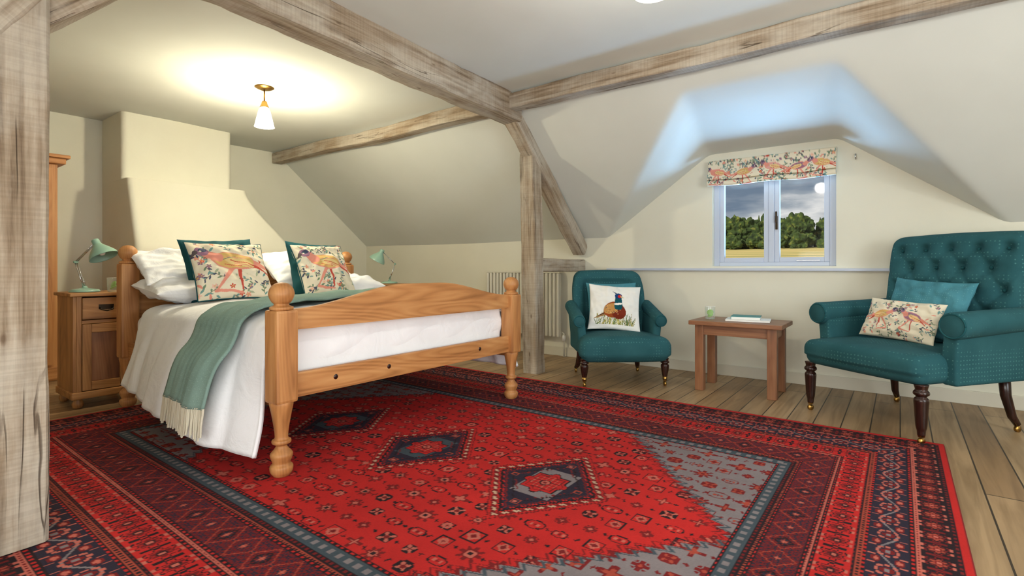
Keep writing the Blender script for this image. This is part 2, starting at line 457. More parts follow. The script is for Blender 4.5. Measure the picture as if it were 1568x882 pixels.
ceiling=mk('ceiling',vs,fs,'ceil')
box('floor',(XW-.2,YS-.2,-.12),(XE+.2,YN+.2,0),'floor',bev=0)
WX0,WX1,WZ0,WZ1=-1.42,-.425,1.015,1.90
def multi(name,boxes,mat,bev=0):
    bm=bmesh.new()
    for lo,hi in boxes:
        r=bmesh.ops.create_cube(bm,size=1); v=r['verts']
        bmesh.ops.scale(bm,vec=[hi[i]-lo[i] for i in range(3)],verts=v)
        bmesh.ops.translate(bm,vec=[(hi[i]+lo[i])/2 for i in range(3)],verts=v)
    me=bpy.data.meshes.new(name); bm.to_mesh(me); bm.free(); me.materials.append(M[mat])
    ob=bpy.data.objects.new(name,me); col.objects.link(ob); return ob
multi('wall_north',[((XW-.2,YN,0),(WX0,YN+.25,2.75)),((WX1,YN,0),(XE+.2,YN+.25,2.75)),((WX0,YN,0),(WX1,YN+.25,WZ0)),((WX0,YN,WZ1),(WX1,YN+.25,2.75))],'wall')
multi('wall_west',[((XW-.2,YS-.2,0),(XW,YN,2.75))],'wall')
multi('wall_east',[((XE,YS-.2,0),(XE+.2,YN,2.75))],'wall')
multi('wall_south',[((XW,YS-.2,0),(XE,YS,2.75))],'wall')
box('baseboard_north',(XW,YN-.018,0),(XE,YN,.10),'trim')
box('baseboard_west',(XW,YS,0),(XW+.018,YN-.02,.10),'trim')
box('trim_dado_ledge',(-2.5,YN-.045,.972),(1.6,YN,.995),'frame')

def chimney():
    vs=[];fs=[]
    def prof(z):
        if z>1.86: return -6.02,1.74,2.77
        t=min(1,(1.86-z)/.66)
        xf=-5.86+.22*t
        if z>1.82: yr=2.86
        else:
            k=min(1,(1.82-z)/.70); s=k*k*(3-2*k); yr=2.86+.46*(.55*s+.45*k)
        return xf,1.74,yr
    rings=[]
    zs=sorted(list(np.linspace(0,2.56,70))+[1.859,1.861])
    for z in zs:
        xf,y0,y1=prof(z); r=.05; pts=[(XW+.001,y0)]
        for k in range(7):
            a=math.pi/2*k/6; pts.append((xf-r+r*math.sin(a),y0+r-r*math.cos(a)))
        for k in range(1,12): 
            yy=y0+r+(y1-y0-2*r)*k/12; pts.append((xf+.012*noise.noise(Vector((yy*2,z*2,1))),yy))
        for k in range(7):
            a=math.pi/2*k/6; pts.append((xf-r+r*math.cos(a),y1-r+r*math.sin(a)))
        pts.append((XW+.001,y1)); rings.append([(p[0],p[1],z) for p in pts])
    m=len(rings[0])
    for r_ in rings: vs+=r_
    for j in range(len(rings)-1):
        for i in range(m-1): fs.append((j*m+i,j*m+i+1,(j+1)*m+i+1,(j+1)*m+i))
    ob=mk('wall_chimney_breast',vs,fs,'wall'); fixn(ob)
chimney()

# ---------------------------------------------------------------- timber frame
def xc(y): return -2.60-.05*y
tf=empty('timber_frame')
beam('tie_beam',(xc(-.7),-.7,2.42),(xc(3.72),3.72,2.41),.20,.23,tf,seed=1)
beam('post_near',(xc(.37),.375,.016),(xc(.37),.375,2.34),.33,.24,tf,seed=2,wob=.003)
beam('post_far',(xc(4.08),4.09,0),(xc(4.08)-.01,4.05,2.08),.16,.15,tf,seed=3)
beam('rafter_far',(xc(4)+.02,3.46,2.60),(xc(5)+.02,5.02,1.19),.14,.14,tf,seed=4)
beam('collar_far',(xc(4.5),4.1,1.03),(xc(4.5),5.04,1.03),.12,.13,tf,seed=5)
beam('brace_near',(xc(.3)+.02,-.15,1.41),(xc(.3)+.02,.92,2.48),.22,.25,tf,seed=6)
beam('rafter_near',(xc(.3)+.07,-.09,1.24),(xc(.3)+.07,.67,2.44),.2,.20,tf,seed=8)
beam('purlin_beam',(-6.55,3.585,2.43),(2.98,3.60,2.435),.13,.13,seed=9,wob=.009)

# ---------------------------------------------------------------- window
win=empty('window_1')
def wb(n,x0,x1,z0,z1,y0=YN+.05,y1=YN+.12,mat='frame'):
    return box(n,(x0,y0,z0),(x1,y1,z1),mat,win,.004)
ft=.05
wb('frame_left',WX0,WX0+ft,WZ0,WZ1); wb('frame_right',WX1-ft,WX1,WZ0,WZ1)
wb('frame_bottom',WX0+ft,WX1-ft,WZ0,WZ0+.035); wb('frame_top',WX0+ft,WX1-ft,WZ1-.05,WZ1)
mid=(WX0+WX1)/2
wb('mullion',mid-.022,mid+.022,WZ0+.035,WZ1-.05)
for k,(a,bq) in enumerate(((WX0+ft,mid-.022),(mid+.022,WX1-ft))):
    z0,z1=WZ0+.035,WZ1-.05; s=.042
    wb('casement_%d_l'%k,a,a+s,z0,z1,YN+.06,YN+.11); wb('casement_%d_r'%k,bq-s,bq,z0,z1,YN+.06,YN+.11)
    wb('casement_%d_b'%k,a+s,bq-s,z0,z0+s,YN+.06,YN+.11); wb('casement_%d_t'%k,a+s,bq-s,z1-s,z1,YN+.06,YN+.11)
    box('pane_%d'%k,(a+s,YN+.083,z0+s),(bq-s,YN+.087,z1-s),'pane',win,0)
box('handle_plate',(mid+.032,YN+.045,1.34),(mid+.050,YN+.06,1.46),'iron',win,.003)
box('handle_lever',(mid+.034,YN+.025,1.40),(mid+.048,YN+.045,1.50),'iron',win,.004)
box('stay_bar',(WX1-.3,YN+.045,WZ0+.045),(WX1-.12,YN+.055,WZ0+.053),'chrome',win,.003)
def blind():
    c=bird_canvas(1400,350,11,[(.35,.50,.72,1,PINK),(1.25,.45,.7,-1,OCH),(2.15,.55,.72,1,C(218,160,150)),(2.95,.45,.7,-1,MAUVE),(3.6,.5,.7,1,OCH)],230,1.5)
    prof=[(5.04,2.0),(5.0,1.995),(4.995,1.90),(4.975,1.86),(4.965,1.84),(4.97,1.82),(5.0,1.815),(4.975,1.812),(4.955,1.80),(4.953,1.775),(4.96,1.762),(5.0,1.765),(5.03,1.79)]
    n=340; vs=[];fs=[]
    x0,x1=-1.445,-.42
    tot=len(prof)
    for j,(y,z) in enumerate(prof):
        for i in range(n+1):
            x=x0+(x1-x0)*i/n; w=.004*math.sin(i*.06+j)
            sag=.010*math.sin(math.pi*i/n*2)**2 if j>3 else 0
            vs.append((x,y+w*.5,z-sag))
    V=np.array(vs).reshape(tot,n+1,3); rows=[]
    for j in range(tot-1):
        for k in range(9): rows.append(V[j]*(1-k/9)+V[j+1]*k/9)
    rows.append(V[-1]); V=np.array(rows); R=len(rows)
    vs=V.reshape(-1,3).tolist()
    for j in range(R-1):
        for i in range(n): a=j*(n+1)+i; fs.append((a,a+n+1,a+n+2,a+1))
    ob=mk('roman_blind',vs,fs,'print')
    at=ob.data.color_attributes.new('Col','FLOAT_COLOR','POINT')
    A=np.array(vs); u=(A[:,0]-x0)/(x1-x0); v=(A[:,2]-1.755)/(2.005-1.755)
    arr=np.ones((len(vs),4)); arr[:,:3]=c.sample(u,np.clip(v,0,.999)); at.data.foreach_set('color',arr.ravel())
    sm=ob.modifiers.new('s','SOLIDIFY'); sm.thickness=.003
blind()
tube('blind_cleat',[(-.29,5.048,1.885),(-.29,5.025,1.89),(-.29,5.025,1.92),(-.29,5.048,1.925)],.006,'chrome')

# radiator : ribbed column panel
rad=empty('radiator')
box('panel',(-4.1,4.975,.22),(-3.05,4.99,.93),'radiator',rad,.006)
for k in range(21):
    x=-4.085+k*.0508
    rblock('column',(x-.018,4.935,.22),(x+.018,4.976,.94),.015,(1,1,2),'radiator',rad)
box('top_grille',(-4.1,4.95,.94),(-3.05,5.03,.955),'radiator',rad,.003)
tube('pipe',[(-3.06,5.0,.28),(-3.02,5.0,.26),(-3.02,5.0,0.0)],.009,'radiator',rad)
lathe('valve',[(.001,0),(.02,0),(.022,.03),(.018,.06),(.001,.06)],'white',rad,(-3.02,5.0,.18))
box('bracket',(-4.0,4.985,.3),(-3.95,5.05,.85),'radiator',rad,.003); box('bracket_2',(-3.2,4.985,.3),(-3.15,5.05,.85),'radiator',rad,.003)

# ---------------------------------------------------------------- rug
def make_rug():
    x0,x1,y0,y1=-4.40,.20,.20,3.78
    res=.0045; W=int((x1-x0)/res)+1;H=int((y1-y0)/res)+1
    Y,X=np.mgrid[0:H,0:W]; X=x0+X*res; Y=y0+Y*res
    q=.01
    Xq=np.floor(X/q)*q+q/2; Yq=np.floor(Y/q)*q+q/2
    pal={'r':C(184,34,32),'b':C(112,24,26),'n':C(34,34,50),'c':C(190,158,132),'p':C(186,98,84),'g':C(124,116,118),'t':C(58,74,82),'k':C(26,20,26),'o':C(158,66,50)}
    pal={k:np.array(v[:3]) for k,v in pal.items()}
    out=np.zeros((H,W,3)); out[:]=pal['r']
    def put(mask,c): out[mask]=pal[c]
    def hsh(a,b,s=0): return np.abs(np.sin(a*12.9898+b*78.233+s*3.7)*43758.5453)%1
    def motif(Xc,Yc,px,py,base,mask,sz=1.0,ccs=('k','c','b'),seed=1):
        row=np.floor(Yc/py); off=(row%2)*px/2
        colI=np.floor((Xc+off)/px)
        jx=(hsh(colI,row,31+seed)-.5)*.018; jy=(hsh(colI,row,47+seed)-.5)*.018
        u=(Xc+off)-(colI+.5)*px+jx; v=Yc-(row+.5)*py+jy
        u=np.round(u/.006)*.006; v=np.round(v/.006)*.006
        h=hsh(colI,row,seed); k=(h*6).astype(int); s2=sz*(.8+.4*hsh(colI,row,seed+5))
        r=np.hypot(u,v)/s2; th=np.arctan2(v,u); man=(np.abs(u)+np.abs(v))/s2; che=np.maximum(np.abs(u),np.abs(v))/s2
        m=mask&(k==0); put(m&(r<.036*(1+.35*np.cos(8*th))),ccs[0]); put(m&(r<.020),ccs[1]); put(m&(r<.010),ccs[2])
        m=mask&(k==1); put(m&(che<.036),ccs[2]); put(m&(che<.029),base); put(m&(man<.030),ccs[1]); put(m&(man<.014),ccs[0])
        m=mask&(k==2); put(m&(che<.034)&(man<.052),ccs[2]); put(m&(che<.024)&(np.abs(np.abs(u)-np.abs(v))<.009),ccs[1]); put(m&(man<.014),ccs[0])
        m=mask&(k==3); put(m&(r<.032*(1+.5*np.cos(4*th))),ccs[0]); put(m&(r<.018*(1+.5*np.cos(4*th))),ccs[1] )
        m=mask&(k==4); put(m&(np.hypot(u/1.5,v)/s2<.030),ccs[2]); put(m&(np.hypot(u/1.5,v)/s2<.024),base); put(m&(np.abs(u)<.03)&(np.abs(np.abs(u)-.014)<.005)&(np.abs(v)<.012),ccs[1]); put(m&(man<.010),ccs[0])
        m=mask&(k==5); put(m&(r<.034)&((np.abs(u)<.007)|(np.abs(v)<.007)|(np.abs(np.abs(u)-np.abs(v))<.006)),ccs[0]); put(m&(man<.012),ccs[1])
        u2=((Xc+off)%px); u2=np.minimum(u2,px-u2); v2=np.abs(v)
        put(mask&(((u2<.004)&(v2<.011))|((u2<.011)&(v2<.004))),ccs[2])
    fx0,fx1,fy0,fy1=-3.70,-.48,1.08,2.90
    cx,cy=-2.09,1.99
    ones=np.ones_like(X,bool)
    motif(X-cx,Y-cy,.128,.100,'r',ones,.95,('b','p','k'),3)
    dxe=np.minimum(X-fx0,fx1-X); dye=np.minimum(Y-fy0,fy1-Y)
    m=dxe/.80+dye/.92
    tri=np.abs(((Y*1.0)%.05)-.025)/.025
    edge=1+ (tri-.5)*.06
    sp=m<edge
    put(sp,'g'); motif(X+.03,Y+.02,.12,.10,'g',sp,.95,('b','o','b'),7)
    put((m>edge)&(m<edge+.02),'b'); put((m>edge-.035)&(m<edge-.015),'t')
    put((m>edge+.045)&(m<edge+.058),'b')
    for im,mxx in enumerate((-2.09-.785,-2.09,-2.09+.785)):
        dx=np.abs(Xq-mxx);dy=np.abs(Yq-cy); mm=dx/.285+dy/.385
        put(mm<1.12,'b'); put(mm<1.09,'r')
        put((mm<1.05)&(mm>.94),'b'); put((mm<1.025)&(mm>.965)&(((Yq*1.0)%.04)<.02),'c')
        put((mm<.91)&(mm>.85),'k')
        A,B_=('g','t') if im==2 else ('t','n')
        put(mm<.83,A); put((mm<.83)&((dx>.10)|(dy>.15)),'n'); put((mm<.80)&(mm>.765),'b')
        put((mm<.66)&(mm>.63),'k'); put((mm<.6)&(mm>.57)&(((Yq+Xq)%.04)<.02),'b')
        u=np.round((X-mxx)/.006)*.006;v=np.round((Y-cy)/.006)*.006; r=np.hypot(u,v);th=np.arctan2(v,u)
        rs=r*(1-.12*np.cos(8*th))
        put(rs<.106,'k'); put(rs<.098,'r'); put((rs<.084)&(rs>.076),'b')
        put((r<.070)&(np.abs((u/.024)%1-.5)<.16)&(r>.03),'p'); put((r<.070)&(np.abs((v/.024)%1-.5)<.16)&(r>.03),'b'); put(r<.030,'k'); put(r<.021,'p'); put(r<.010,'b')
        for sy in (-1,1):
            rr=np.maximum(np.abs(u),np.abs(v-sy*.235)); put(rr<.022,'o'); put(rr<.014,'n'); put(rr<.007,'p')
        for sx in (-1,1):
            rr=np.maximum(np.abs(u-sx*.17),np.abs(v)); put(rr<.018,'o'); put(rr<.011,'n')
    dX=np.minimum(X-x0,x1-X)/.70; dY=np.minimum(Y-y0,y1-Y)/.90
    horiz=dX<dY
    d=np.minimum(dX,dY); s=np.where(horiz,Y-y0,X-x0)
    Bm=d<1.0
    def bandmask(a,b): return Bm&(d>=a)&(d<b)
    def guard(a,b,c1,c2,per=.03):
        m=bandmask(a,b); put(m,c1); put(m&((s%per)<per*.5)&(d>a+(b-a)*.25)&(d<b-(b-a)*.25),c2)
    put(bandmask(0,.045),'r'); put(bandmask(0,.008),'b')
    guard(.045,.072,'k','b')
    def ornate(a,b,bg,per,c1,c2,c3,style):
        m=bandmask(a,b); put(m,bg)
        hw=(b-a)/2; v=(d-(a+b)/2)/hw; i=np.floor(s/per); u=(s-(i+.5)*per)/(per/2)
        Q=11
        u=np.round(u*Q)/Q; vq=np.round(v*Q)/Q
        r=np.hypot(u,vq); th=np.arctan2(vq,u); alt=(i%2==0)
        if style=='flower':
            put(m&(r<.85*(1+.25*np.cos(6*th))*.9),c1); put(m&(r<.62*(1+.3*np.cos(6*th))),bg); put(m&(r<.46*(1+.3*np.cos(6*th))),c2); put(m&(r<.28),c1); put(m&(r<.14),c3)
            put(m&(np.abs(u)>.86)&(np.abs(vq)<.7)&(np.abs(vq)>.15),c1)
            put(m&(np.abs(np.abs(vq)-.85)<.08)&(np.abs(u)<.5)&(np.abs(u)>.15),c3)
        elif style=='leaf':
            w=.45*np.sin(s/per*math.pi); put(m&(np.abs(v-w)<.07),c3)
            put(m&(r<.62)&(np.abs(np.cos(4*th))>.5),c1); put(m&(r<.40),bg); put(m&(r<.32),c2); put(m&(r<.14),c3)
            rr=np.hypot(np.abs(u)-.95,np.abs(vq)-.55); put(m&(rr<.26),c2); put(m&(rr<.14),c1)
            put(m&(np.abs(np.abs(u)-.55)<.07)&(np.abs(np.abs(vq)-.75)<.16),c1)
        elif style=='hatch':
            z=np.abs(((v+u*1.0)%.36)-.18); z2=np.abs(((v-u*1.0)%.36)-.18)
            put(m&(z<.05),c1); put(m&(z2<.05),c1)
            dm=np.abs(u)+np.abs(vq); put(m&(np.abs(dm-.95)<.05),c2); put(m&(dm<.36),c1);put(m&(dm<.24),c2);put(m&(dm<.12),c3)
            put(m&(alt)&(dm>.42)&(dm<.55),'k')
    ornate(.072,.205,'k',.105,'b','o','p','flower')
    guard(.205,.222,'p','b',.02); guard(.222,.25,'k','r',.03); 
    ornate(.25,.42,'n',.14,'p','b','g','leaf')
    guard(.42,.438,'k','r',.03); guard(.438,.462,'o','k',.02); guard(.462,.475,'k','b',.03)
    ornate(.475,.625,'r',.115,'k','b','p','flower')
    guard(.625,.642,'k','r'); guard(.642,.655,'p','b',.018); guard(.655,.675,'k','r')
    ornate(.675,.855,'b',.13,'n','o','p','hatch')
    guard(.855,.87,'k','r'); guard(.87,.888,'o','k',.016); guard(.888,.92,'k','b',.025)
    guard(.92,.985,'t','g',.05); guard(.985,1.0,'k','r')
    def lown(f,seed):
        r=np.random.RandomState(seed); g=r.rand(int(H*f)+3,int(W*f)+3)
        yy=np.arange(H)*f; xx=np.arange(W)*f; yi=yy.astype(int);xi=xx.astype(int);fy=(yy-yi)[:,None];fx=(xx-xi)[None,:]
        return g[yi][:,xi]*(1-fy)*(1-fx)+g[yi+1][:,xi]*fy*(1-fx)+g[yi][:,xi+1]*(1-fy)*fx+g[yi+1][:,xi+1]*fy*fx
    w=.76+.25*lown(.012,1)+.12*lown(.08,2)+.12*(np.random.RandomState(4).rand(H,W)-.5)
    out=out*w[...,None]
    out=out*.92+.08*np.array([.13,.06,.055])
    Z=np.full_like(X,.012)
    e=np.minimum(np.minimum(X-x0,x1-X),np.minimum(Y-y0,y1-Y)); Z=np.where(e<.004,.001,Z)
    n=H*W; co=np.stack([X,Y+(X-x0)*-.008+.03,Z],-1).reshape(-1,3)
    me=bpy.data.meshes.new('persian_rug'); me.vertices.add(n); me.vertices.foreach_set('co',co.astype(np.float32).ravel())
    I=np.arange(n).reshape(H,W); F=np.stack([I[:-1,:-1],I[:-1,1:],I[1:,1:],I[1:,:-1]],-1).reshape(-1,4)
    me.loops.add(F.size); me.loops.foreach_set('vertex_index',F.astype(np.int32).ravel())
    me.polygons.add(len(F)); me.polygons.foreach_set('loop_start',(np.arange(len(F))*4).astype(np.int32))
    me.update(calc_edges=True); me.validate()
    at=me.color_attributes.new('Col','FLOAT_COLOR','POINT'); arr=np.ones((n,4),np.float32); arr[:,:3]=out.reshape(-1,3); at.data.foreach_set('color',arr.ravel())
    me.materials.append(M['rug']); ob=bpy.data.objects.new('persian_rug',me); col.objects.link(ob)
make_rug()

# ---------------------------------------------------------------- bed
bed=empty('double_bed')
FX,HX=-2.36,-4.42; YA,YB=1.315,3.135; RZ=.012
def foot_post(n,x,y,block_top=.80,mat='pineZ'):
    s=.056
    pr=smoothprof([(.036,0),(.050,.02),(.052,.045),(.040,.06),(.048,.085),(.050,.105),(.030,.13),(.026,.145),(.042,.155),(.042,.17),(.030,.18),(.034,.23),(.046,.30),(.054,.345),(.045,.36)],4)
    lathe(n+'_foot',pr,mat,bed,(x,y,RZ))
    box(n+'_block',(x-s,y-s,.36),(x+s,y+s,block_top),mat,bed,.014)
    pr=smoothprof([(.052,0),(.054,.012),(.038,.02),(.034,.028),(.046,.04),(.057,.065),(.058,.082),(.050,.105),(.028,.125),(.001,.131)],4)
    lathe(n+'_finial',pr,mat,bed,(x,y,block_top))
foot_post('foot_post_1',FX,YA); foot_post('foot_post_2',FX,YB)
foot_post('head_post_1',HX,YA,1.03); foot_post('head_post_2',HX,YB,1.03)
def arch_panel(n,x,th,y0,y1,z0,ze,zp,mat):
    vs=[];fs=[];K=40
    for k in range(K+1):
        y=y0+(y1-y0)*k/K; t=k/K
        a=max(0,min(1,(min(t,1-t))/.42)); a=a*a*(3-2*a)
        zt=ze+(zp-ze)*a
        b=.006
        for (xx,zz) in ((-th/2,z0),(th/2,z0),(th/2,zt-b*1.5),(th/2-b,zt),(-th/2+b,zt),(-th/2,zt-b*1.5)): vs.append((xx,y-(y0+y1)/2,zz-z0))
    for k in range(K):
        for i in range(6):
            j=(i+1)%6; fs.append((k*6+i,k*6+j,(k+1)*6+j,(k+1)*6+i))
    fs.append(tuple(range(6))[::-1]); fs.append(tuple(K*6+i for i in range(6)))
    ob=mk(n,vs,fs,mat,bed,(x,(y0+y1)/2,z0),smooth=False); fixn(ob)
arch_panel('footboard',FX,.035,YA+.05,YB-.05,.70,.80,.905,'pineY')
arch_panel('headboard',HX,.035,YA+.05,YB-.05,.50,.98,1.13,'pineY')
box('foot_rail',(FX-.018,YA+.05,.37),(FX+.018,YB-.05,.49),'pineY',bed,.006)
for y_ in (1.60,1.95,2.75):
    lathe('rail_knot',[(.001,0),(.014,0),(.013,.002),(.001,.003)],'darkwood',bed,(FX+.017,y_,.435),(0,math.pi/2,0),16)
box('side_rail_1',(HX+.05,YA-.015,.33),(FX-.05,YA+.015,.47),'pineX',bed,.006)
box('side_rail_2',(HX+.05,YB-.015,.33),(FX-.05,YB+.015,.47),'pineX',bed,.006)
for k in range(8):
    x=HX+.2+k*.25; box('slat',(x,YA+.02,.39),(x+.07,YB-.02,.405),'pineY',bed,.003)
rblock('mattress',(HX+.04,YA+.03,.41),(FX-.055,YB-.03,.66),.06,(12,12,3),'linen',bed)

ZT=.74
def section(x,off=0,zbn=None,zbf=.22,N_=120):
    tfoot=max(0,min(1,(x+2.55)/.13))
    zt=ZT-.07*tfoot**2
    if zbn is None:
        t=(x-HX)/(FX-HX); zbn=.27-.17*max(0,min(1,t))**1.2
    yb=float(np.interp(x,[-4.1,-3.4,-2.75,-2.45],[1.225,1.14,1.15,1.24]))
    P=[(yb-off-.03,zbn),(yb+.02-off,zbn+.2),(1.265-off,zt-.12),(1.30-off,zt-.01+off),(1.50,zt+.025+off),(2.2,zt+.03+off),(2.9,zt+.025+off),(3.16+off,zt-.01+off),(3.21+off,zt-.12),(3.25+off,zbf+.2),(3.29+off+.03,zbf)]
    for _ in range(3):
        Q=[P[0]]
        for a,b_ in zip(P[:-1],P[1:]):
            Q.append((.75*a[0]+.25*b_[0],.75*a[1]+.25*b_[1])); Q.append((.25*a[0]+.75*b_[0],.25*a[1]+.75*b_[1]))
        Q.append(P[-1]); P=Q
    L=[0]
    for a,b_ in zip(P[:-1],P[1:]): L.append(L[-1]+math.hypot(b_[0]-a[0],b_[1]-a[1]))
    ss=np.linspace(0,L[-1],N_+1); return np.interp(ss,L,[p[0] for p in P]),np.interp(ss,L,[p[1] for p in P])
def fold(x,y,z):
    dz=.018*noise.noise(Vector((x*2.3,y*2.3,3)))+.011*noise.noise(Vector((x*6,y*5,8)))+.005*abs(noise.noise(Vector((x*11,y*9,2))))
    if y<1.32 or y>3.12:
        k=max(0,min(1,(ZT-z)/.45)); a=.032*k
        sy=-1 if y<2 else 1
        dy=a*(math.sin(x*11+.8)+.5*math.sin(x*23+z*3)+.5*noise.noise(Vector((x*5,z*3,4))))
        return x+.01*k*math.sin(z*9+x*5),y+sy*(abs(dy)*.6+dy*.4),z+dz*(1-k)
    return x,y,z+dz
def duvet():
    xs=list(np.linspace(-4.05,-2.52,110))+list(np.linspace(-2.50,-2.435,10))
    NS=170; vs=[];fs=[]
    for x in xs:
        ys,zs=section(x,0,N_=NS)
        for y,z in zip(ys,zs): vs.append(fold(x,y,z))
    for i in range(len(xs)-1):
        for j in range(NS): a=i*(NS+1)+j; fs.append((a,a+1,a+NS+2,a+NS+1))
    base=(len(xs)-1)*(NS+1); ys,zs=section(xs[-1],0,N_=NS)
    idx=[j for j in range(NS+1) if 1.36<ys[j]<3.09]
    prev=[base+j for j in idx]
    for k in range(1,7):
        cur=[]
        for j in idx:
            p=vs[base+j]; z=p[2]+( .46-p[2])*k/6; cur.append(len(vs)); vs.append((p[0]+.02*math.sin(math.pi*k/6)+.006*math.sin(ys[j]*14+k),p[1],z))
        for q in range(len(idx)-1): fs.append((prev[q],cur[q],cur[q+1],prev[q+1]))
        prev=cur
    ob=mk('duvet',vs,fs,'linen',bed); fixn(ob)
    s=ob.modifiers.new('s','SOLIDIFY'); s.thickness=.02; s.offset=-1
duvet()
def throw():
    NS=130; vs=[];fs=[]; w=.48; nx_=26
    grid=[]
    xmid=lambda y:-2.84-.33*(min(max(y,1.2),3.2)-1.2)
    for i in range(nx_+1):
        f=i/nx_-.5
        ys,zs=section(-2.9,.024,zbn=.33,zbf=.5,N_=NS)
        r=[]
        for y,z in zip(ys,zs):
            k=max(0,min(1,(.7-z)/.4)) if y<2 else 0
            x=xmid(y)+f*w*(1-.08*k)
            X,Y,Z=fold(x,y,z)
            rip=.007*math.sin(f*26)
            if 1.3<y<3.1: Z+=rip+.01
            else: Y-=abs(rip)*1.0+.012
            r.append((X,Y,Z))
        grid.append(r)
    for r in grid: vs+=r
    for i in range(nx_):
        for j in range(NS): a=i*(NS+1)+j; fs.append((a,a+1,a+NS+2,a+NS+1))
    th=empty('throw_blanket'); th.parent=bed
    ob=mk('throw_cloth',vs,fs,'throw',th); fixn(ob)
    s=ob.modifiers.new('s','SOLIDIFY'); s.thickness=.012; s.offset=1
    vs=[];fs=[]
    for i in range(nx_*2):
        f=i/(nx_*2-1); a=f*nx_; i0=min(int(a),nx_-1); t=a-i0
        p=Vector(grid[i0][0])*(1-t)+Vector(grid[i0+1][0])*t
        L=.14+random.uniform(-.015,.015); sx=random.uniform(-.012,.012); b0=len(vs)
        for k in range(6):
            q=k/5; c=Vector((p.x+sx*q+.003*math.sin(q*7+i),p.y-.005-.012*q,p.z+.01-L*q)); r=.006*(1-.3*q)
            for m_ in range(6):
                an=m_*math.pi/3; vs.append((c.x+r*math.cos(an),c.y+r*math.sin(an),c.z))
        for k in range(5):
            for m_ in range(6): m2=(m_+1)%6; fs.append((b0+k*6+m_,b0+k*6+m2,b0+(k+1)*6+m2,b0+(k+1)*6+m_))
    mk('throw_fringe',vs,fs,'fringe',th)
throw()
YW=math.pi/2
def bedp(n,w,h,T,loc,mat,lean,canvas=None,seed=0,yawoff=0,roll=0,pin=.07,piping=None,backcol=None,wr=.012,nn=56):
    return cushion(n,w,h,T,loc,mat,canvas,None,YW+yawoff,lean,roll,seed,backcol,nn,pin,piping,wr)
bedp('pillow',.76,.48,.19,(-4.08,1.68,.85),'linen',math.radians(84),seed=1,pin=.05,wr=.02)
bedp('pillow',.76,.46,.17,(-4.24,1.69,.995),'linen',math.radians(60),seed=2,pin=.05,wr=.02)
bedp('pillow',.76,.48,.19,(-4.08,2.79,.85),'linen',math.radians(84),seed=3,pin=.05,wr=.02)
bedp('pillow',.76,.46,.17,(-4.24,2.60,.995),'linen',math.radians(60),seed=4,pin=.05,wr=.02)
bedp('teal_cushion',.52,.48,.13,(-3.99,1.77,.99),'tealp',math.radians(22),seed=5,roll=math.radians(-3))
bedp('teal_cushion',.48,.48,.13,(-3.99,2.53,.99),'tealp',math.radians(22),seed=6,roll=math.radians(3))
cv=bird_canvas(320,320,21,[(.50,.60,.82,1,OCH)],90)
bedp('bird_print_cushion',.53,.46,.15,(-3.80,1.745,.975),'print',math.radians(30),cv,seed=7,backcol=CREAM,nn=190,piping='tealp')
cv2=bird_canvas(320,320,22,[(.50,.58,.80,1,OCH)],90)
bedp('bird_print_cushion',.47,.46,.15,(-3.80,2.48,.985),'print',math.radians(30),cv2,seed=8,backcol=CREAM,nn=190,piping='tealp')

# ---------------------------------------------------------------- bedside cabinets
def cabinet(loc):
    e=empty('bedside_cabinet',loc)
    d,w,h=.40,.38,.82
    box('top',(-d/2-.01,-w/2-.02,h-.025),(d/2+.02,w/2+.02,h),'npineY',e,.006)
    box('side_1',(-d/2,-w/2,.09),(d/2,-w/2+.02,h-.025),'npineZ',e)
    box('side_2',(-d/2,w/2-.02,.09),(d/2,w/2,h-.025),'npineZ',e)
    box('back',(-d/2,-w/2+.02,.09),(-d/2+.015,w/2-.02,h-.025),'npineZ',e)
    box('plinth',(-d/2-.005,-w/2-.01,.07),(d/2+.012,w/2+.01,.12),'npineY',e,.008)
    box('stile_1',(d/2-.03,-w/2+.02,.12),(d/2,-w/2+.05,h-.025),'npineZ',e)
    box('stile_2',(d/2-.03,w/2-.05,.12),(d/2,w/2-.02,h-.025),'npineZ',e)
    box('mid_rail',(d/2-.03,-w/2+.05,.60),(d/2,w/2-.05,.625),'npineY',e)
    box('drawer_front',(d/2-.02,-w/2+.052,.63),(d/2+.006,w/2-.052,.785),'npineY',e,.006)
    box('door_stile_1',(d/2-.018,-w/2+.052,.125),(d/2+.005,-w/2+.105,.597),'npineZ',e)
    box('door_stile_2',(d/2-.018,w/2-.105,.125),(d/2+.005,w/2-.052,.597),'npineZ',e)
    box('door_rail_1',(d/2-.018,-w/2+.105,.125),(d/2+.005,w/2-.105,.185),'npineY',e)
    box('door_rail_2',(d/2-.018,-w/2+.105,.535),(d/2+.005,w/2-.105,.597),'npineY',e)
    box('door_panel',(d/2-.03,-w/2+.105,.185),(d/2-.012,w/2-.105,.535),'oakZ',e)
    lathe('door_knob',[(.001,0),(.008,0),(.008,.012),(.016,.02),(.016,.03),(.001,.036)],'iron',e,(d/2+.005,w/2-.078,.42),(0,math.pi/2,0),16)
    tube('drawer_handle',[(d/2+.006,-.04,.715),(d/2+.02,-.035,.70),(d/2+.024,0,.69),(d/2+.02,.035,.70),(d/2+.006,.04,.715)],.005,'iron',e,8)
    box('handle_plate',(d/2+.005,-.045,.70),(d/2+.008,.045,.735),'iron',e,.001)
    for i,(sx,sy) in enumerate(((1,1),(1,-1),(-1,1),(-1,-1))):
        lathe('foot_%d'%i,smoothprof([(.015,0),(.028,.01),(.034,.035),(.026,.06),(.03,.075)],4),'npineZ',e,(sx*(d/2-.035),sy*(w/2-.035),0))
    return e
cabinet((-4.835,1.245,0)); cabinet((-4.70,3.86,0))

